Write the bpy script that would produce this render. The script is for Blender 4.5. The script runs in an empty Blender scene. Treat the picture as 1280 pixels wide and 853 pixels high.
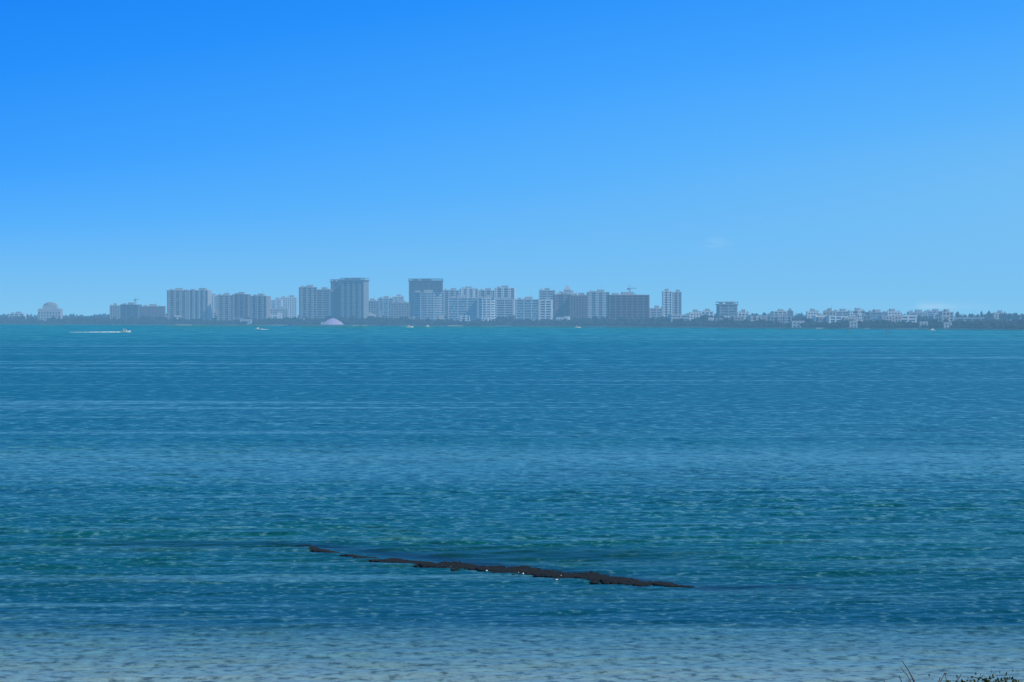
import bpy, math, random
import numpy as np
from mathutils import Vector
random.seed(7); rng=np.random.default_rng(7)
F=3000.0; HZ=394.0; CH=15.0
def WX(px,Y): return (px-640)/F*Y
def WZ(py,Y): return CH-(py-HZ)/F*Y
def s2l(c):
    return tuple(((v/255)/12.92 if v/255<=0.04045 else ((v/255+0.055)/1.055)**2.4) for v in c)
scene=bpy.context.scene
scene.view_settings.view_transform='Standard'; scene.view_settings.look='None'
scene.view_settings.exposure=0; scene.view_settings.gamma=1

# ---------- node helpers ----------
class NT:
    def __init__(s,nt): s.nt=nt; s.n=nt.nodes; s.l=nt.links
    def new(s,t,**k):
        n=s.n.new(t)
        for a,b in k.items(): setattr(n,a,b)
        return n
    def put(s,sock,v):
        if isinstance(v,bpy.types.NodeSocket): s.l.new(v,sock)
        else:
            if sock.type=='RGBA' and len(v)==3: v=(*v,1)
            sock.default_value=v
    def m(s,op,a,b=None,c=None,clamp=False):
        n=s.new('ShaderNodeMath',operation=op,use_clamp=clamp)
        s.put(n.inputs[0],a)
        if b is not None: s.put(n.inputs[1],b)
        if c is not None: s.put(n.inputs[2],c)
        return n.outputs[0]
    def mix(s,f,a,b,bt='MIX'):
        n=s.new('ShaderNodeMix',data_type='RGBA',blend_type=bt)
        s.put(n.inputs[0],f); s.put(n.inputs[6],a); s.put(n.inputs[7],b)
        return n.outputs[2]
    def ramp(s,f,stops,interp='LINEAR'):
        n=s.new('ShaderNodeValToRGB'); cr=n.color_ramp; cr.interpolation=interp
        while len(cr.elements)<len(stops): cr.elements.new(0.5)
        for e,(p,c) in zip(cr.elements,stops):
            e.position=p; e.color=(*c,1)
        s.put(n.inputs[0],f); return n.outputs[0]
    def noise(s,vec,scale,detail=3,rough=.5,out=0):
        n=s.new('ShaderNodeTexNoise'); s.put(n.inputs['Vector'],vec)
        n.inputs['Scale'].default_value=scale; n.inputs['Detail'].default_value=detail
        n.inputs['Roughness'].default_value=rough
        return n.outputs[out]
    def comb(s,x,y,z):
        n=s.new('ShaderNodeCombineXYZ')
        for i,v in enumerate((x,y,z)): s.put(n.inputs[i],v)
        return n.outputs[0]
    def mr(s,v,a,b,c=0.0,d=1.0,t='SMOOTHSTEP'):
        n=s.new('ShaderNodeMapRange',interpolation_type=t)
        for i,x in enumerate((v,a,b,c,d)): s.put(n.inputs[i],x)
        return n.outputs[0]
def newmat(name):
    m=bpy.data.materials.new(name); m.use_nodes=True
    m.node_tree.nodes.clear(); return m,NT(m.node_tree)
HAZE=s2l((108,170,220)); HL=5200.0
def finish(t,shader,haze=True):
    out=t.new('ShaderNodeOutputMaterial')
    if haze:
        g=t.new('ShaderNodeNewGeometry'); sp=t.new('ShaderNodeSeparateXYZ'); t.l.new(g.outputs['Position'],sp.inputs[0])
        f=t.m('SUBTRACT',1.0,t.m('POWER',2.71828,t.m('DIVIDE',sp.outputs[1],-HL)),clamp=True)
        em=t.new('ShaderNodeEmission'); em.inputs[0].default_value=(*HAZE,1)  # airlight painted into the material as a glow growing with world depth
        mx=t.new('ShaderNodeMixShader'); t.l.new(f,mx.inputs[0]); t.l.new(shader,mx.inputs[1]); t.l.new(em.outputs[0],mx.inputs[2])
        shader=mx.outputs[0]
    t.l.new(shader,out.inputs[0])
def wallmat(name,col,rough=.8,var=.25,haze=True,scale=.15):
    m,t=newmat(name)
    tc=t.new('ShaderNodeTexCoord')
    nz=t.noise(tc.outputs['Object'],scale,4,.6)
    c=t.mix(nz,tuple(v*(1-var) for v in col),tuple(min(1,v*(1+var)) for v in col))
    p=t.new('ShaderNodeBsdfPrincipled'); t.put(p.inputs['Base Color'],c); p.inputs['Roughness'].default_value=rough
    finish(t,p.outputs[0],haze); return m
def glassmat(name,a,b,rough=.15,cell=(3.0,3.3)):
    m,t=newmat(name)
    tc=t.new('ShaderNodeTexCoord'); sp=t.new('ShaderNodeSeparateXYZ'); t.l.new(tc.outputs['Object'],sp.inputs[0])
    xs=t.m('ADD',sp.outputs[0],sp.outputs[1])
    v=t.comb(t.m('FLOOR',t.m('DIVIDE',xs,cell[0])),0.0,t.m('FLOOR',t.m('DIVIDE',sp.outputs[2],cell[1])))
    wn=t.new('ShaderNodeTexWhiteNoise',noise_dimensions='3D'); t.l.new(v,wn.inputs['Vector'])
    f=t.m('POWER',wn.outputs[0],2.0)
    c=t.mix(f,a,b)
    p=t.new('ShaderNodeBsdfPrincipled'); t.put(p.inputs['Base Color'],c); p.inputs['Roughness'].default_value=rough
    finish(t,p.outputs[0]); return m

# ---------- mesh helpers ----------
class MB:
    def __init__(s): s.v=[]; s.f=[]
    def box(s,x0,x1,y0,y1,z0,z1):
        b=len(s.v)
        s.v+=[(x0,y0,z0),(x1,y0,z0),(x1,y1,z0),(x0,y1,z0),(x0,y0,z1),(x1,y0,z1),(x1,y1,z1),(x0,y1,z1)]
        s.f+=[(b,b+3,b+2,b+1),(b+4,b+5,b+6,b+7),(b,b+1,b+5,b+4),(b+1,b+2,b+6,b+5),(b+2,b+3,b+7,b+6),(b+3,b,b+4,b+7)]
    def prism(s,poly,z0,z1,cap=1.0,top=None):
        b=len(s.v); n=len(poly)
        tp=top or poly
        s.v+=[(x,y,z0) for x,y in poly]+[(x,y,z1) for x,y in tp]
        s.f+=[tuple(b+n-1-i for i in range(n)),tuple(b+n+i for i in range(n))]
        s.f+=[(b+i,b+(i+1)%n,b+n+(i+1)%n,b+n+i) for i in range(n)]
    def tube(s,p,q,r0,r1,n=6):
        p=Vector(p);q=Vector(q);d=(q-p).normalized()
        u=d.orthogonal().normalized(); w=d.cross(u); b=len(s.v)
        for c,r in((p,r0),(q,r1)):
            for i in range(n):
                a=2*math.pi*i/n; s.v.append(tuple(c+u*math.cos(a)*r+w*math.sin(a)*r))
        s.f+=[(b+i,b+(i+1)%n,b+n+(i+1)%n,b+n+i) for i in range(n)]
        s.f+=[tuple(b+n-1-i for i in range(n)),tuple(b+n+i for i in range(n))]
    def obj(s,name,mat,parent=None,smooth=False):
        me=bpy.data.meshes.new(name); me.from_pydata(s.v,[],s.f); me.materials.append(mat)
        if smooth: me.polygons.foreach_set('use_smooth',[True]*len(me.polygons))
        o=bpy.data.objects.new(name,me); scene.collection.objects.link(o)
        if parent: o.parent=parent
        return o
def empty(name,loc=(0,0,0),rz=0):
    e=bpy.data.objects.new(name,None); e.location=loc; e.rotation_euler=(0,0,rz); scene.collection.objects.link(e); return e
def np_mesh(name,V,Fc,mat,parent=None,smooth=False):
    me=bpy.data.meshes.new(name); k=Fc.shape[1]
    me.vertices.add(len(V)); me.vertices.foreach_set('co',V.astype(np.float32).ravel())
    me.loops.add(Fc.size); me.loops.foreach_set('vertex_index',Fc.astype(np.int32).ravel())
    me.polygons.add(len(Fc)); me.polygons.foreach_set('loop_start',np.arange(0,Fc.size,k,dtype=np.int32))
    try: me.polygons.foreach_set('loop_total',np.full(len(Fc),k,dtype=np.int32))
    except Exception: pass
    me.update(calc_edges=True); me.validate()
    if smooth: me.polygons.foreach_set('use_smooth',[True]*len(me.polygons))
    me.materials.append(mat)
    o=bpy.data.objects.new(name,me); scene.collection.objects.link(o)
    if parent: o.parent=parent
    return o

# ---------- world ----------
SUN_EL=math.radians(46); SUN_AZ=math.radians(122)  # clockwise from +Y (view direction)
w=bpy.data.worlds.new("World"); scene.world=w; w.use_nodes=True
t=NT(w.node_tree); t.n.clear()
sky=t.new('ShaderNodeTexSky'); sky.sky_type='NISHITA'; sky.sun_disc=False
sky.sun_elevation=SUN_EL; sky.sun_rotation=SUN_AZ; sky.air_density=1.0; sky.dust_density=0.3; sky.ozone_density=3.0
tc=t.new('ShaderNodeTexCoord'); sp=t.new('ShaderNodeSeparateXYZ'); t.l.new(tc.outputs['Generated'],sp.inputs[0])
z=t.m('MAXIMUM',sp.outputs[2],0.0)
zz=t.m('SUBTRACT',z,t.m('MULTIPLY',t.m('MULTIPLY',sp.outputs[0],0.16),t.mr(z,0.0,0.07)))
ramp=t.ramp(t.m('MULTIPLY',zz,3.0),[(0.0,s2l((130,197,238))),(0.06,s2l((116,190,244))),(0.16,s2l((90,178,252))),(0.27,s2l((66,163,254))),(0.40,s2l((40,145,251))),(0.5,s2l((28,134,246))),(0.7,s2l((40,136,200))),(1.0,s2l((45,135,180)))])
cv=t.comb(t.m('MULTIPLY',sp.outputs[0],40.0),0.0,t.m('MULTIPLY',sp.outputs[2],150.0))
cn=t.noise(cv,1.2,5,.6)
def gz(x0,z0,rx,rz):
    a=t.m('POWER',t.m('DIVIDE',t.m('SUBTRACT',sp.outputs[0],x0),rx),2.0)
    b=t.m('POWER',t.m('DIVIDE',t.m('SUBTRACT',sp.outputs[2],z0),rz),2.0)
    return t.m('POWER',2.71828,t.m('MULTIPLY',t.m('ADD',a,b),-1.0))
cl=t.m('ADD',t.m('MULTIPLY',gz(0.165,0.0035,0.022,0.0015),.6),t.m('MULTIPLY',gz(0.083,0.0295,0.006,0.0025),0.3))
cl=t.m('MULTIPLY',cl,t.mr(cn,0.42,0.62),clamp=True)
col=t.mix(t.m('MULTIPLY',cl,0.6),ramp,s2l((190,220,240)))
col10=t.mix(1.0,col,(10,10,10),'MULTIPLY')
f=t.mr(z,0.25,0.8)
fin=t.mix(t.m('MULTIPLY',f,0.75),col10,sky.outputs[0])
bg=t.new('ShaderNodeBackground'); t.l.new(fin,bg.inputs[0]); bg.inputs[1].default_value=0.1
o=t.new('ShaderNodeOutputWorld'); t.l.new(bg.outputs[0],o.inputs[0])
sd=bpy.data.lights.new('sun','SUN'); sd.energy=3.4; sd.angle=math.radians(.5); sd.color=(1,.96,.9)
so=bpy.data.objects.new('sun',sd); scene.collection.objects.link(so)
dirv=Vector((math.sin(SUN_AZ)*math.cos(SUN_EL),math.cos(SUN_AZ)*math.cos(SUN_EL),math.sin(SUN_EL)))
so.rotation_euler=dirv.to_track_quat('Z','Y').to_euler()

# ---------- camera ----------
cd=bpy.data.cameras.new('camera'); cd.lens=F/1280*36; cd.sensor_width=36; cd.clip_end=60000; cd.clip_start=.5
co=bpy.data.objects.new('camera',cd); scene.collection.objects.link(co); co.location=(0,0,CH)
co.rotation_euler=(math.radians(90)-math.atan(32.5/F),0,0); scene.camera=co

# ---------- water ----------
m,t=newmat('bay_water')
g=t.new('ShaderNodeNewGeometry'); sp=t.new('ShaderNodeSeparateXYZ'); t.l.new(g.outputs['Position'],sp.inputs[0])
X,Y=sp.outputs[0],sp.outputs[1]
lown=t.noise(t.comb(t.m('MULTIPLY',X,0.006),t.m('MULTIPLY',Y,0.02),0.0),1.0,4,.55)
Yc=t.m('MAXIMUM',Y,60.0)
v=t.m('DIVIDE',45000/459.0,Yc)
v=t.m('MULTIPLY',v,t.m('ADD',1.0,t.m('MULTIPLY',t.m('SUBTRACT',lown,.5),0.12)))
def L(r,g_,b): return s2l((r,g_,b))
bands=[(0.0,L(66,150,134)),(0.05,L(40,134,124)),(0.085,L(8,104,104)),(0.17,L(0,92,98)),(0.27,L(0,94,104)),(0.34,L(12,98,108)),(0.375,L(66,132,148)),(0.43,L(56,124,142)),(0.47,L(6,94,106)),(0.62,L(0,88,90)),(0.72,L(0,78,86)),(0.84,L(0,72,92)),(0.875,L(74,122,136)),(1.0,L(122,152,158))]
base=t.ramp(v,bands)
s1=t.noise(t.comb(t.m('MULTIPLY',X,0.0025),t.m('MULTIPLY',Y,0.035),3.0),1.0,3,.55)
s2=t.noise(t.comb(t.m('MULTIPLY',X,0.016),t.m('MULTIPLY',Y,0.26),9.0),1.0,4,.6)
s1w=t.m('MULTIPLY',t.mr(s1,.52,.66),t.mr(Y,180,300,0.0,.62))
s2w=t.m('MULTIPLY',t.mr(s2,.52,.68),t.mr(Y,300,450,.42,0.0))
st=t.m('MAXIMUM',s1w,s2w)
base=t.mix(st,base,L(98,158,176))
s3=t.noise(t.comb(t.m('MULTIPLY',X,0.03),t.m('MULTIPLY',Y,0.14),29.0),1.0,4,.6)
base=t.mix(t.m('MULTIPLY',t.mr(s3,.5,.34),t.mr(Y,115,135,0.0,.35)),base,L(0,58,70))
rip=None
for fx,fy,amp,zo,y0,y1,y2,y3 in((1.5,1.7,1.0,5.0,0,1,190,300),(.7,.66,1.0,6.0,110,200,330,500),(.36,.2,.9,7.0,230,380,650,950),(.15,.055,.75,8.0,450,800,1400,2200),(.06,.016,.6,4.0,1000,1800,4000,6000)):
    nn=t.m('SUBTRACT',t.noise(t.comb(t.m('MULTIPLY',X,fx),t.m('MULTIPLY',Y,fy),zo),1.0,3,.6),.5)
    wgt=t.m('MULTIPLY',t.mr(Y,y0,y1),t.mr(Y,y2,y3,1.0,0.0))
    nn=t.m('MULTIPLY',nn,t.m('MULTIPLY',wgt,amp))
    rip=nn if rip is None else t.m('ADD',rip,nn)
base=t.mix(t.mr(rip,0.03,-.17,0.0,.66),base,L(0,42,60))  # dark and bright sides of ripples painted into the water colour
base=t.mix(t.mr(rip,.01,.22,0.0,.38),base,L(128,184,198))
nx=t.noise(t.comb(t.m('MULTIPLY',X,0.25),t.m('MULTIPLY',Y,0.5),1.0),1.0,4,.6)
Yn=t.m('ADD',Y,t.m('MULTIPLY',t.m('SUBTRACT',nx,.5),6.0))
def gau(cx,cy,rx,ry,k,slope=0.0,yy0=None):
    yy=t.m('SUBTRACT',t.m('SUBTRACT',yy0 or Yn,cy),t.m('MULTIPLY',t.m('SUBTRACT',X,cx),slope))
    a=t.m('POWER',t.m('ABSOLUTE',t.m('DIVIDE',t.m('SUBTRACT',X,cx),rx)),4.0)
    b=t.m('POWER',t.m('ABSOLUTE',t.m('DIVIDE',yy,ry)),2.0)
    return t.m('MULTIPLY',t.m('POWER',2.71828,t.m('MULTIPLY',t.m('ADD',a,b),-1.0)),k)
gm=t.m('ADD',gau(0,149,11,5.0,.9),gau(-19,156.5,8,2.0,1.0))
gm=t.m('ADD',gm,gau(-31,158,8,1.6,.5))
base=t.mix(t.m('MINIMUM',gm,.9),base,L(0,50,46))
Ys_=t.m('ADD',Y,t.m('MULTIPLY',t.m('SUBTRACT',nx,.5),2.0))
dm=t.m('ADD',gau(-1.5,144.3,12.5,1.9,.85,-1.0,Ys_),gau(13.5,131.5,3.5,.9,.8))
dm=t.m('ADD',dm,gau(1.5,140.5,9,.8,.7,-1.0,Ys_))
dm=t.m('ADD',dm,gau(-15,156.3,4.5,.7,.6,-.4,Ys_))
base=t.mix(t.m('MINIMUM',dm,.96),base,L(0,16,24))
b1=t.noise(t.comb(t.m('MULTIPLY',X,1.6),t.m('MULTIPLY',Y,3.0),0.0),1.0,4,.6)
bp=t.new('ShaderNodeBump'); bp.inputs['Strength'].default_value=1.0; bp.inputs['Distance'].default_value=.10
t.l.new(b1,bp.inputs['Height'])
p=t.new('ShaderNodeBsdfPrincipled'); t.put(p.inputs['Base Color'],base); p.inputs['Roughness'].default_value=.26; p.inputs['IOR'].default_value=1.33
p.inputs['Specular IOR Level'].default_value=.2
t.l.new(bp.outputs[0],p.inputs['Normal'])
finish(t,p.outputs[0],False)
# wave mesh: rows get wider apart with distance
inv=np.concatenate([np.linspace(1/86,1/600,1000),np.linspace(1/600,1/3000,60)[1:],np.linspace(1/3000,1/9000,6)[1:]])
Yr=1/inv
cc=np.concatenate([[-6,-2,-.8,-.45],np.linspace(-.29,.29,1000),[.45,.8,2,6]])
YY,CC=np.meshgrid(Yr,cc,indexing='ij'); XX=CC*YY
ZZ=np.zeros_like(XX)
dY=np.abs(np.gradient(Yr))[:,None]
for i in range(64):
    lam=0.6*(5/.6)**(i/63)*rng.uniform(.92,1.08); th=rng.normal(0,.24)-.08
    k=2*np.pi/lam; A=.0054*lam**.8*rng.uniform(.4,1.0)
    att=np.clip((lam/(dY+1e-6)-2.5)/2,0,1)
    ph=rng.uniform(0,6.28)
    s_=np.sin(k*(XX*math.sin(th)+YY*math.cos(th))+ph+.8*np.sin(XX*.11+i)*np.cos(YY*.07+i*2))
    ZZ+=A*att*(s_+.25*s_*s_)
gust=.8+.3*np.sin(XX*.05+YY*.021+1.3*np.sin(YY*.03))*np.sin(YY*.09+.4*np.sin(XX*.06))
ZZ*=gust*(np.abs(CC)<.29)
# waves die down over the shallow bar
ZZ*=1-.6*np.exp(-((YY-(142.0-XX))/2.5)**2)*(np.abs(XX)<13)
R,C=XX.shape; idx=np.arange(R*C).reshape(R,C)
Q=np.stack([idx[:-1,:-1],idx[:-1,1:],idx[1:,1:],idx[1:,:-1]],-1).reshape(-1,4)
np_mesh('bay_water',np.stack([XX,YY,ZZ],-1).reshape(-1,3),Q,m,None,True)

# ---------- land ----------
def YS(px): return float(np.interp(px,[-900,0,200,640,1000,1180,1280,2200],[3900,3800,3500,3150,2600,2480,2330,2100]))
land=wallmat('land_grass',(.03,.045,.03),.95,.5,scale=.02)
conc=wallmat('seawall_concrete',(.34,.34,.32),.9,.8,scale=.015)
pxs=list(range(-900,2201,20)); mb=MB(); n=len(pxs); wl=MB()
for r in range(3):
    for px in pxs:
        y0=YS(px)+6*math.sin(px*.11)+4*math.sin(px*.37); yy=[y0,7000,20000][r]; 
        xx=WX(px,y0)*[1,1.8,4][r]
        mb.v.append((xx,yy,1.2))
for r in range(2):
    for i in range(n-1): mb.f.append((r*n+i,r*n+i+1,(r+1)*n+i+1,(r+1)*n+i))
mb.obj('ground',land)
for i in range(n-1):
    a=mb.v[i];b=mb.v[i+1]; k=len(wl.v)
    wl.v+=[(a[0],a[1]-.4,-1),(b[0],b[1]-.4,-1),(b[0],b[1]-.4,1.5),(a[0],a[1]-.4,1.5),(a[0],a[1]+.3,1.5),(b[0],b[1]+.3,1.5)]
    wl.f+=[(k,k+1,k+2,k+3),(k+3,k+2,k+5,k+4)]
wl.obj('seawall',conc)

# ---------- foliage masses ----------
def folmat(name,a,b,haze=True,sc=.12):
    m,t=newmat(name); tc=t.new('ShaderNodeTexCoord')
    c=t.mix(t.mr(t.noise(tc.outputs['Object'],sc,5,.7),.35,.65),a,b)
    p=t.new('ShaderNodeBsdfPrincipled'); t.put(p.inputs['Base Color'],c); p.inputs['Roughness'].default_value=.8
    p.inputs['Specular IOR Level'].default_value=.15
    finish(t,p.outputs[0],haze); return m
import bmesh
def ico(sub):
    bm=bmesh.new(); bmesh.ops.create_icosphere(bm,subdivisions=sub,radius=1)
    V=np.array([v.co[:] for v in bm.verts]); Fc=np.array([[v.index for v in f.verts] for f in bm.faces]); bm.free(); return V,Fc
IV,IF=ico(2); IV1,IF1=ico(1)
def mass(name,cs,mat,V0=IV,F0=IF,jit=.28):
    cs=np.array(cs)
    N=len(cs); n=len(V0)
    J=1+rng.uniform(-jit,jit,(N,n,1))
    V=V0[None]*J*np.stack([cs[:,3],cs[:,3],cs[:,4]],1)[:,None,:]+cs[:,None,:3]
    Fc=F0[None]+(np.arange(N)*n)[:,None,None]
    return np_mesh(name,V.reshape(-1,3),Fc.reshape(-1,3),mat)
fol=folmat('tree_foliage_distant',(.008,.016,.012),(.032,.046,.03))
def treeline(off,px0,px1,step,hmin,hmax,seed,gap=.0):
    r=np.random.default_rng(seed); cs=[]
    px=px0
    while px<px1:
        px+=step*r.uniform(.5,1.5)
        env=.5+.5*math.sin(px*.031+seed)*math.sin(px*.013+seed*2)
        if r.random()<gap: continue
        if off<20 and 402<px<432: continue
        y=YS(px)+off+r.uniform(-10,10) if off<2500 else off+r.uniform(-100,100)
        h=hmin+(hmax-hmin)*(0.55*env+.45*r.random())
        if off<800: h*=float(np.interp(px,[900,1150],[1.0,.72]))
        x=WX(px,y); w=r.uniform(2.5,5)
        for k in range(4):
            cs.append((x+r.uniform(-w,w),y+r.uniform(-3,3),1+h*r.uniform(.35,.85),w*r.uniform(.4,.8),h*r.uniform(.15,.3)))
        cs.append((x,y,1+h*.35,w*.9,h*.4))
    return cs
mass('distant_tree_line',treeline(14,-500,1800,2.4,3,8,1,.25)+treeline(45,-500,1800,2.6,5,12,2,.05),fol)
mass('distant_tree_line',treeline(160,-500,1800,3,8,15,3),fol,IV1,IF1)
mass('distant_tree_line',treeline(900,-500,1800,4,12,19,4),fol,IV1,IF1)
mass('distant_tree_line',treeline(7000,-900,2200,3,12,22,5),fol,IV1,IF1)

# ---------- buildings ----------
WALL={'white':wallmat('painted_stucco_white',(.66,.66,.65)),'cream':wallmat('stucco_cream',(.50,.46,.40)),
 'grey':wallmat('concrete_grey',(.24,.25,.26)),'dark':wallmat('concrete_dark',(.11,.11,.12)),
 'brown':wallmat('brick_brown',(.19,.13,.125)),'tan':wallmat('stucco_tan',(.28,.26,.25)),'mid':wallmat('stucco_mid',(.40,.40,.41)),
 'red':wallmat('brick_red',(.17,.105,.10))}
GL={'d':glassmat('window_glass_dark',(.012,.02,.03),(.12,.15,.17)),
 'b':glassmat('window_glass_blue',(.05,.16,.22),(.22,.40,.48)),
 'k':glassmat('open_floor_shadow',(.01,.012,.015),(.09,.08,.08),.8)}  # k: dark core colour stands in for shade inside unglazed open floors
MECH=wallmat('roof_plant_metal',(.34,.35,.36))
def bldg(name,p0,p1,pt,off,style='punched',wall='mid',gl='d',rot=0,depth=20,pent=True,crown=0,bays=None,Yabs=None):
    pc=(p0+p1)/2; Y=Yabs or (YS(pc)+off)
    r=math.radians(rot); W=(p1-p0)/F*Y; d=depth
    d=min(d,W*.9)
    w_=max((W-d*abs(math.sin(r)))/math.cos(r),4.0)
    zt=WZ(pt,Y); g0=1.2; H=zt-g0
    if pent and H>14: H-=3.0
    e=empty(name,(WX(pc,Y),Y+d/2,g0),r)
    hw=w_/2; hd=d/2; fh=3.3; nf=max(1,round(H/fh)); fh=H/nf
    core=MB(); wl=MB(); sl=MB(); rf=MB()
    ins=.9
    if style=='curved':
        def poly(k):
            pts=[]
            for i in range(15):
                a=math.pi*i/14; pts.append((-(hw-k)*math.cos(a)*1.0,-hd*.1-(hd*.9-k)*math.sin(a)))
            pts+=[(hw-k,hd-k),(-(hw-k),hd-k)]
            return pts
        core.prism(poly(1.2),0,H)
        for i in range(1,nf+1): sl.prism(poly(0),i*fh-1.2,i*fh+.1)
        for sx in(-.45,.0,.45): wl.box(sx*hw-.6,sx*hw+.6,-hd*.98,-hd*.5,0,H)
    else:
        core.box(-hw+ins,hw-ins,-hd+ins,hd-ins,0,H-.02)
        if style=='punched':
            for i in range(nf): sl.box(-hw+.1,hw-.1,-hd+.1,hd-.1,i*fh+fh*.62,i*fh+fh*1.02)
            nb=max(2,round(w_/4.2)); nb2=max(2,round(d/4.2))
            for i in range(nb+1):
                x=-hw+.9+(w_-1.8)*i/nb
                for s in(-1,1): wl.box(x-.8,x+.8,min(s*hd,s*(hd-1)),max(s*hd,s*(hd-1)),0,H+.8)
            for i in range(1,nb2):
                y=-hd+.9+(d-1.8)*i/nb2
                for s in(-1,1): wl.box(min(s*hw,s*(hw-1)),max(s*hw,s*(hw-1)),y-.7,y+.7,0,H+.8)
        elif style=='balcony':
            for i in range(1,nf+1): sl.box(-hw,hw,-hd,hd,i*fh-.9,i*fh+.5)
            nb=bays or max(2,round(w_/11))
            for i in range(nb+1):
                x=-hw+.9+(w_-1.8)*i/nb
                for s in(-1,1): wl.box(x-.7,x+.7,min(s*(hd+.3),s*(hd-2)),max(s*(hd+.3),s*(hd-2)),0,H+1)
            for s in(-1,1): wl.box(min(s*(hw+.2),s*(hw-1)),max(s*(hw+.2),s*(hw-1)),-hd*.4,hd*.4,0,H+1)
        elif style=='vertical':
            nb=bays or max(2,round(w_/9)); bw=w_/nb
            for i in range(nb):
                x0=-hw+bw*i
                wl.box(x0,x0+bw*.42,-hd-.6,hd,0,H+(1.4 if i%2 else .6))
                for k in range(nf): core.box(x0+bw*.12,x0+bw*.30,-hd-.68,-hd-.55,k*fh+1.0,k*fh+2.5)
            wl.box(hw-1.2,hw,-hd-.6,hd,0,H+.6)
            for i in range(1,nf+1): sl.box(-hw+.2,hw-.2,-hd+.1,hd-.1,i*fh-.35,i*fh+.35)
        elif style=='frame':
            for i in range(1,nf+1): sl.box(-hw,hw,-hd,hd,i*fh-.8,i*fh)
            nb=bays or max(2,round(w_/7))
            for i in range(nb+1):
                x=-hw+.7+(w_-1.4)*i/nb
                for s in(-1,1): wl.box(x-.65,x+.65,min(s*(hd-.1),s*(hd-.95)),max(s*(hd-.1),s*(hd-.95)),0,H)
        elif style=='glass':
            for i in range(1,nf+1): sl.box(-hw,hw,-hd,hd,i*fh-.45,i*fh+.45)
            nb=bays or 3
            for i in range(nb+1):
                x=-hw+.6+(w_-1.2)*i/nb
                wl.box(x-.7,x+.7,-hd-.25,hd+.25,0,H+.7)
    rf.box(-hw+.4,hw-.4,-hd+.4,hd-.4,H,H+.35)
    if H>14:
        if pent:
            a=random.uniform(-.3,.1); 
            rf.box(hw*a-1,hw*(a+.55),-hd*.5,hd*.5,H+.3,H+3.9)
            if w_>22: rf.box(-hw*.8,-hw*.5,-hd*.3,hd*.3,H+.3,H+2.6)
        for k in range(3):
            x=random.uniform(-.85,.85)*hw; rf.box(x-.8,x+.8,-hd*.7,-hd*.7+1.6,H+.3,H+1.8)
        if random.random()<.3: rf.tube((hw*.3,0,H+3),(hw*.3,0,H+9),.2,.1)
    if crown:
        sl.box(-hw-crown,hw+crown,-hd-crown,hd+crown,H-.2,H+1.0)
        sl.box(-hw-crown*.6,hw+crown*.6,-hd-crown*.6,hd+crown*.6,H+2.6,H+3.6)
        for i in range(7):
            x=-hw+w_*i/6; wl.box(x-.4,x+.4,-hd-.3,-hd+.5,H+1.02,H+2.58)
    core.obj('glazing_or_shade_core',GL[gl],e); 
    if wl.v: wl.obj('walls',WALL[wall],e)
    sl.obj('floor_slabs',WALL[wall],e); rf.obj('roof',MECH,e)
    return e
T='condo_tower'
bldg('office_building',135,150,380,120,'punched','grey',rot=10)
bldg('office_building',150,175,379,150,'glass','dark',rot=-8)
bldg('office_building',175,206,381,200,'punched','brown',rot=5)
bldg(T,207,238,361,90,'vertical','tan','d',12,18)
bldg(T,234,263,361,110,'vertical','mid','d',-10,18)
bldg(T,262,272,368,500,'balcony','white','d')
bldg(T,269,292,367,120,'vertical','tan','d',8)
bldg(T,290,312,366,150,'vertical','brown','d',-6)
bldg(T,312,337,368,110,'vertical','tan','d',-12)
bldg(T,338,352,373,700,'balcony','white','b')
bldg(T,350,371,370,800,'punched','white','d')
bldg('office_building',337,360,384,300,'punched','mid')
bldg(T,372,396,357,160,'vertical','grey','d',10,24)
bldg(T,394,414,360,190,'balcony','grey','d',-5,20)
bldg(T,412,438,350,230,'vertical','dark','d',6,24,crown=1.5)
bldg(T,426,460,348,210,'vertical','grey','d',-14,24,crown=2)
bldg('office_building',456,474,374,260,'punched','grey')
bldg('office_building',472,492,371,420,'glass','mid','b')
bldg('office_building',486,512,376,160,'punched','grey','d',6)
bldg('office_building',490,505,369,700,'balcony','white')
bldg(T,511,553,349,330,'balcony','dark','d',0,26,crown=1)
bldg(T,516,552,363,100,'curved','mid','b',0,26)
bldg(T,553,574,361,520,'vertical','mid','d')
bldg(T,574,598,359,600,'vertical','white','d',8)
bldg(T,598,620,361,560,'vertical','mid','d')
bldg(T,618,645,358,480,'vertical','white','d',-6)
bldg(T,559,596,370,90,'glass','mid','b',4,18)
bldg(T,597,619,370,100,'curved','white','b',0,20)
bldg(T,620,642,372,260,'balcony','mid','d')
bldg(T,644,674,372,90,'glass','mid','b',3,18)
bldg(T,674,691,373,95,'balcony','white','d',-5,16)
bldg(T,674,694,361,560,'balcony','mid','d')
bldg(T,696,722,364,600,'punched','white','d')
bldg(T,692,714,366,150,'vertical','brown','d',5,22)
bldg(T,712,736,367,165,'punched','brown','d',-4,22)
bldg(T,734,762,363,420,'vertical','mid','d',5)
bldg(T,760,812,366,130,'frame','red','k',4,24)
bldg(T,812,829,383,200,'balcony','mid','b')
bldg(T,828,840,362,420,'vertical','white','d',3)
bldg(T,840,852,363,440,'vertical','mid','d',3)
bldg('apartment_building',836,863,394,60,'balcony','mid','b',8)
bldg('apartment_building',862,878,388,160,'punched','white')
bldg('apartment_building',876,892,387,200,'glass','white','b')
bldg(T,897,922,378,190,'balcony','grey','b',6,crown=1)
bldg('apartment_building',922,938,388,120,'punched','white','d',-6)
bldg('apartment_building',936,966,392,140,'balcony','grey','d',6)
bldg('apartment_building',962,985,396,70,'punched','grey')
bldg('apartment_building',1009,1024,387,500,'punched','white')
bldg('apartment_building',1024,1040,391,400,'balcony','grey')
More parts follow.
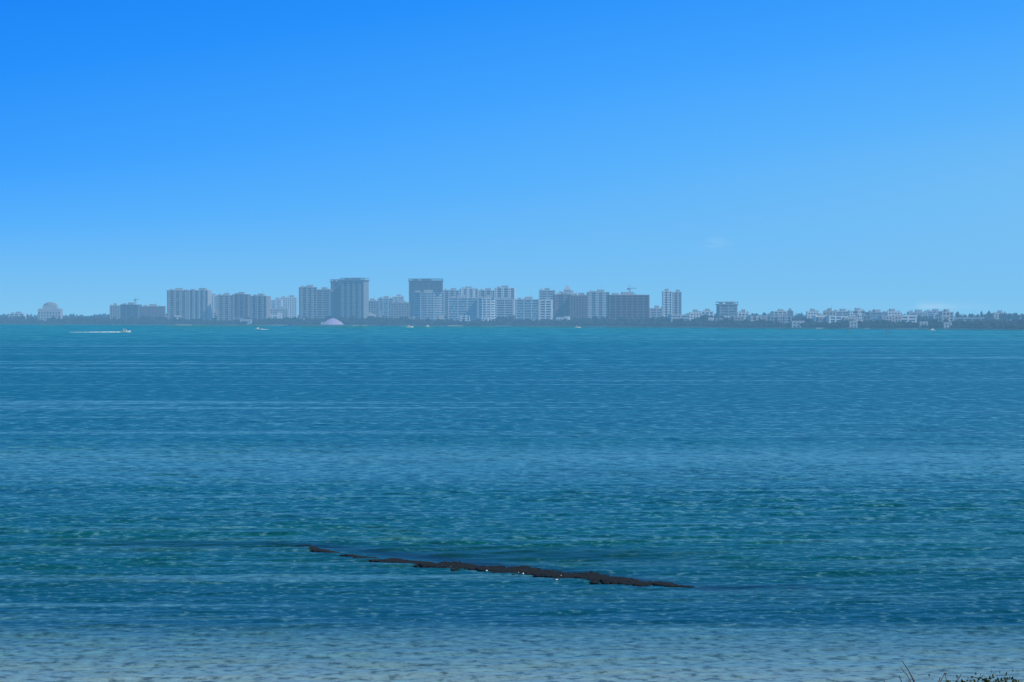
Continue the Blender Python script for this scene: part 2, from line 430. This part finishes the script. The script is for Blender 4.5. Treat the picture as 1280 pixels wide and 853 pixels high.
bldg('apartment_building',1034,1060,396,60,'glass','white','b',6)
bldg('apartment_building',1042,1064,387,700,'balcony','mid')
bldg('apartment_building',1062,1082,386,520,'vertical','white')
bldg('apartment_building',1084,1110,388,450,'glass','grey','b',8)
bldg('apartment_building',1106,1126,387,620,'punched','white')
bldg('apartment_building',1124,1146,395,100,'balcony','white','b')
bldg('apartment_building',1136,1160,388,1100,'punched','mid')
bldg('apartment_building',1158,1180,387,1400,'balcony','mid')
for a in range(110):
    px=random.uniform(-300,1600) if a<80 else random.uniform(860,1180)
    hgt=random.uniform(7,13); off=random.choice([60,80,250,350,900,900])
    if 1180<px<1300: off=900; 
    Yb=YS(px)+off; wpx=random.uniform(6,20)
    if off>200: hgt=random.uniform(12,22)
    bldg('low_rise_building',px,px+wpx,HZ+(CH-1.2-hgt)/Yb*F,off,random.choice(['punched','punched','vertical','glass']),random.choice(['white','mid','grey','cream','mid']),rot=random.uniform(-12,12),depth=14)
for (px,wpx,y) in [(990,16,402),(1150,10,403),(1180,10,404),(300,14,400),(1062,10,402)]:
    bldg('low_rise_building',px,px+wpx,y,8,'punched','mid','b')

# domed civic building (left)
Yb=YS(63)+60; e=empty('domed_building',(WX(63,Yb),Yb,1.2)); w2=14/F*Yb; H=WZ(386,Yb)-1.2
a=MB(); a.box(-w2,w2,-10,10,0,H); a.box(-w2*.62,w2*.62,-8,8,H,H+5); a.obj('walls',WALL['mid'],e)
b=MB()
for i in range(8):
    for j in range(4):
        x=-w2+2+(2*w2-4)*i/7; b.box(x-.9,x+.9,-10.1,-9.9,2+j*4.6,4.8+j*4.6)
b.obj('windows',GL['d'],e)
d=MB(); N=20
rings=[(0,1),(1.6,.95),(3,.82),(4.2,.6),(5,.3),(5.2,.02)]
for (h,k) in rings:
    for i in range(N):
        an=2*math.pi*i/N; d.v.append((w2*.6*k*math.cos(an),8*k*math.sin(an),H+5+h))
for r in range(len(rings)-1):
    for i in range(N): d.f.append((r*N+i,r*N+(i+1)%N,(r+1)*N+(i+1)%N,(r+1)*N+i))
d.obj('dome_roof',WALL['grey'],e,True)
Yb=YS(706)+560; e=empty('pointed_tower',(WX(709,Yb),Yb,1.2)); a=MB(); H=WZ(364,Yb)
a.box(-5,5,-5,5,0,H); a.prism([(-5.5,-5.5),(5.5,-5.5),(5.5,5.5),(-5.5,5.5)],H,H+8,top=[(-.3,-.3),(.3,-.3),(.3,.3),(-.3,.3)]); a.obj('tower',WALL['mid'],e)
# shell shaped hall
pm=wallmat('lavender_painted_concrete',(.40,.33,.52),.7,.1)
Yb=YS(418)+14; e=empty('performing_arts_hall',(WX(416,Yb),Yb,1.2))
a=MB(); NS=29; hw=14
for j in range(9):
    for i in range(NS):
        u=i/(NS-1); an=math.pi*u; ridge=1+.07*abs(math.sin(an*7))
        rr=(1-j/8*.97)
        rr=max(rr,0.0)**.6
        a.v.append((-hw*math.cos(an)*rr*ridge,-12*math.sin(an)*rr+ j*1.6,0.5+8.5*(math.sin(math.pi/2*j/8)**.8)*(.6+.4*math.sin(an))*ridge))
for j in range(8):
    for i in range(NS-1): a.f.append((j*NS+i,j*NS+i+1,(j+1)*NS+i+1,(j+1)*NS+i))
a.obj('scallop_roof',pm,e)
a=MB(); a.box(-hw*1.2,hw*1.2,2,20,0,4.0); a.obj('lobby_walls',WALL['mid'],e)
# tower cranes
yel=wallmat('crane_steel',(.25,.22,.18))
for px,py,off in((168,375,200),(788,361,140)):
    Yb=YS(px)+off; e=empty('tower_crane',(WX(px,Yb),Yb+12,1.2),random.uniform(-1,-.6)); H=WZ(py,Yb)-1
    a=MB(); 
    for sx in(-.7,.7):
        for sy in(-.7,.7): a.box(sx-.15,sx+.15,sy-.15,sy+.15,0,H)
    k=0
    while k<H-2: a.tube((-.7,-.7,k),(.7,-.7,k+1.8),.08,.08,4); k+=1.8
    a.obj('mast',yel,e)
    a=MB(); a.box(-5,13,-.25,.25,H,H+.5); a.tube((0,0,H+.5),(0,0,H+4),.3,.15,4); a.tube((0,0,H+4),(11,0,H+.5),.1,.1,4); a.tube((0,0,H+4),(-4,0,H+.5),.1,.1,4); a.box(-5,-3,-.8,.8,H-1.6,H-.02)
    a.obj('jib',yel,e)

# low causeway bridge at right
Yb=3300; e=empty('causeway_bridge',(0,0,0)); a=MB(); x0=WX(1185,Yb); x1=WX(1600,Yb)
n=40
for i in range(n):
    xa=x0+(x1-x0)*i/n; xb=x0+(x1-x0)*(i+1)/n
    a.box(xa,xb-.05,Yb,Yb+14,10.2,11.4); a.box(xa,xa+1.2,Yb+1,Yb+13,1,10.18)
a.obj('deck_and_piers',WALL['mid'],e)

# ---------- boats ----------
gel=wallmat('boat_gelcoat_white',(.8,.8,.8),.3,.03,haze=False); bg_=wallmat('boat_window',(.03,.04,.05),.2,.1,haze=False)
foam=wallmat('foam_white',(.8,.84,.86),.9,.1,haze=False,scale=.5)
def boat(px,py,Lb,head=1,wake=0,name='motorboat'):
    Y=CH*F/(py-HZ); e=empty(name,(WX(px,Y),Y,0),0 if head>0 else math.pi)
    h=MB(); S=10; st=[]
    for i in range(S+1):
        u=i/S; x=-Lb/2+Lb*u; bw=Lb*.15*(1-max(0,(u-.45)/.55)**2.2)+.03; sh=Lb*.11+Lb*.05*u*u
        b=len(h.v); h.v+=[(x,-bw,sh),(x,-bw*.75,-.1),(x,0,-.4),(x,bw*.75,-.1),(x,bw,sh)]; st.append(b)
    for i in range(S):
        for k in range(4): h.f.append((st[i]+k,st[i+1]+k,st[i+1]+k+1,st[i]+k+1))
        h.f.append((st[i],st[i]+4,st[i+1]+4,st[i+1]))
    h.f.append(tuple(st[0]+k for k in range(5))); h.obj('hull',gel,e)
    c=MB(); s=Lb/10
    c.prism([(-2.2*s,-1.1*s),(1.6*s,-1.0*s),(1.6*s,1.0*s),(-2.2*s,1.1*s)],1.1*s,2.3*s,top=[(-2.0*s,-.9*s),(.6*s,-.8*s),(.6*s,.8*s),(-2.0*s,.9*s)])
    c.box(-2.4*s,.4*s,-1.1*s,1.1*s,3.1*s,3.25*s)
    for x in(-2.2,.1):
        for y in(-.95,.95): c.box(x*s-.05,x*s+.05,y*s-.05,y*s+.05,2.2*s,3.1*s)
    c.obj('cabin',gel,e)
    g=MB(); g.box(-1.8*s,.7*s,-1.06*s,-.99*s,1.5*s,2.0*s); g.obj('cabin_windows',bg_,e)
    if wake:
        f=MB(); n=60; r=random.Random(3)
        for i in range(n):
            x=-Lb/2-wake*i/n; ww=1.0+3.0*i/n; hh=(.55*(1-i/n)+.08)*r.uniform(.4,1.1)
            for s_ in(-1,1):
                f.prism([(x-wake/n*1.1,s_*ww-.8),(x,s_*ww-.8),(x,s_*ww+.8),(x-wake/n*1.1,s_*ww+.8)],.0,hh,top=[(x-wake/n*.8,s_*ww-.3),(x-.2,s_*ww-.3),(x-.2,s_*ww+.3),(x-wake/n*.8,s_*ww+.3)])
        f.obj('wake_foam',foam,e)
boat(157,415.5,9,1,44); boat(322,412,7,-1,8); boat(512,409.5,9,1,0); boat(534,409,8,-1,0); boat(722,410,7,1,0)
boat(1165,413.5,7,-1,0)
for px,py in((975,415),(1060,416),(1108,418)):
    Y=CH*F/(py-HZ); e=empty('channel_marker',(WX(px,Y),Y,0)); a=MB(); a.tube((0,0,-1),(0,0,4.5),.25,.22,8); a.obj('pile',WALL['dark'],e)
    a=MB(); a.box(-.7,.7,-.35,-.28,3.4,4.8); a.obj('day_board',WALL['red'],e)

# ---------- oyster bar awash ----------
rock=wallmat('oyster_rock_wet',(.002,.007,.012),1.0,.5,haze=False,scale=2)
pts=[(380,684),(400,689),(425,694),(455,699),(500,704),(560,709),(620,713),(680,718),(740,724),(800,730),(860,735)]
W=[(WX(px,CH*F/(py-HZ)),CH*F/(py-HZ)) for px,py in pts]
wt=[.1,.5,.3,.3,.8,1,1.05,1.1,1.15,.9,.1]
cs=[]; fo=[]
for i in range(9000):
    s=random.random()*(len(W)-1); k=int(s); u=s-k
    x=W[k][0]*(1-u)+W[k+1][0]*u; y=W[k][1]*(1-u)+W[k+1][1]*u; q=wt[k]*(1-u)+wt[k+1]*u
    q*=.82+.28*math.sin(x*2.3)*math.sin(x*.9+1)
    y+=random.gauss(0,.7)*q+.3*math.sin(x*1.7)+.2*math.sin(x*4.1); x+=random.gauss(0,.12)
    r=random.uniform(.06,.2)
    if random.random()<q: cs.append((x,y,.035,r*1.7,random.uniform(.03,.10)*q+.02))
    if 4.4<s<7.6 and random.random()<.022*max(0,math.sin(x*3)): fo.append((x,y-.9+random.gauss(0,.2),.08,random.uniform(.04,.11),random.uniform(.03,.05)))
mass('oyster_bar',cs,rock,IV1,IF1,.35)
mass('breaking_foam',fo,foam,IV1,IF1,.4)

# ---------- near shore + trees ----------
sand=wallmat('beach_sand',(.36,.32,.25),.95,.2,haze=False,scale=.6)
g=MB(); n=40
for i in range(n+1):
    x=-120+240*i/n; g.v+=[(x,-60,1.0),(x,70,1.0),(x,90+1*math.sin(i),-1.2)]
for i in range(n):
    b=i*3; g.f+=[(b,b+3,b+4,b+1),(b+1,b+4,b+5,b+2)]
g.obj('beach',sand)
bark=wallmat('tree_bark',(.07,.055,.04),.9,.3,haze=False,scale=3)
leaf=folmat('tree_leaves_near',(.01,.02,.01),(.04,.06,.02),False,1.5)
def branch(mb,p,d,L_,r,depth,tips,rnd,spread=.55):
    segs=3; q=Vector(p); dd=Vector(d).normalized()
    for i in range(segs):
        nd=(dd+Vector((rnd.uniform(-.18,.18),rnd.uniform(-.18,.18),rnd.uniform(-.05,.12)))).normalized()
        q2=q+nd*L_/segs; mb.tube(q,q2,r*(1-i/segs*.35),r*(1-(i+1)/segs*.35),6); q=q2; dd=nd
        if depth>0 and i>0:
            for k in range(rnd.choice([1,2])):
                bd=(dd+Vector((rnd.uniform(-1,1),rnd.uniform(-1,1),rnd.uniform(-.1,.5)))*spread).normalized()
                branch(mb,q,bd,L_*rnd.uniform(.5,.75),r*.6,depth-1,tips,rnd,spread)
    tips.append(q)
def tree(px,Y,topy,seed,wide,leafy=True,name='shore_tree'):
    rnd=random.Random(seed); zt=WZ(topy,Y); e=empty(name,(WX(px,Y),Y,1.0)); a=MB(); tips=[]
    H=zt-1.0; r=.16 if leafy else .08
    a.tube((0,0,-.2),(.1,.05,H*.35),r*1.3,r,8)
    for k in range(7 if leafy else 5):
        an=k*2.4; sp_=.75 if leafy else .3
        branch(a,(.1,.05,H*.34),(math.cos(an)*sp_,math.sin(an)*sp_,1),H*.36,r*.6,2 if leafy else 3,tips,rnd,.6 if leafy else .9)
    mz=max(p.z for p in tips); sc=(H-(.12 if leafy else 0))/mz
    mp=max(tips,key=lambda p:p.z); ox=mp.x*wide; oy=mp.y*wide
    e.location.x-=ox
    a.v=[(x*wide,y*wide,z_*sc if z_>0 else z_) for x,y,z_ in a.v]
    a.obj('trunk_and_limbs',bark,e)
    if leafy:
        r2=np.random.default_rng(seed); V=[];Fc=[]
        for p in tips:
            c=np.array([p.x*wide,p.y*wide,p.z*sc-.1])
            for q in range(220):
                o_=r2.normal(0,.20,3); u=r2.normal(0,1,3); u/=np.linalg.norm(u); v_=np.cross(u,r2.normal(0,1,3)); v_/=np.linalg.norm(v_)
                s=r2.uniform(.02,.04); b=len(V); ctr=c+o_
                if ctr[2]>H: ctr[2]=H-abs(r2.normal(0,.1))
                V+=[ctr-u*s*1.5,ctr-v_*s*.7,ctr+u*s*1.5,ctr+v_*s*.7]; Fc.append([b,b+1,b+2,b+3])
        np_mesh('leaves',np.array(V),np.array(Fc),leaf,e)
tree(1258,44,848,11,.8); tree(1212,46,852,12,.3)
tree(1134,48,832,21,1.3,False,'bare_tree')
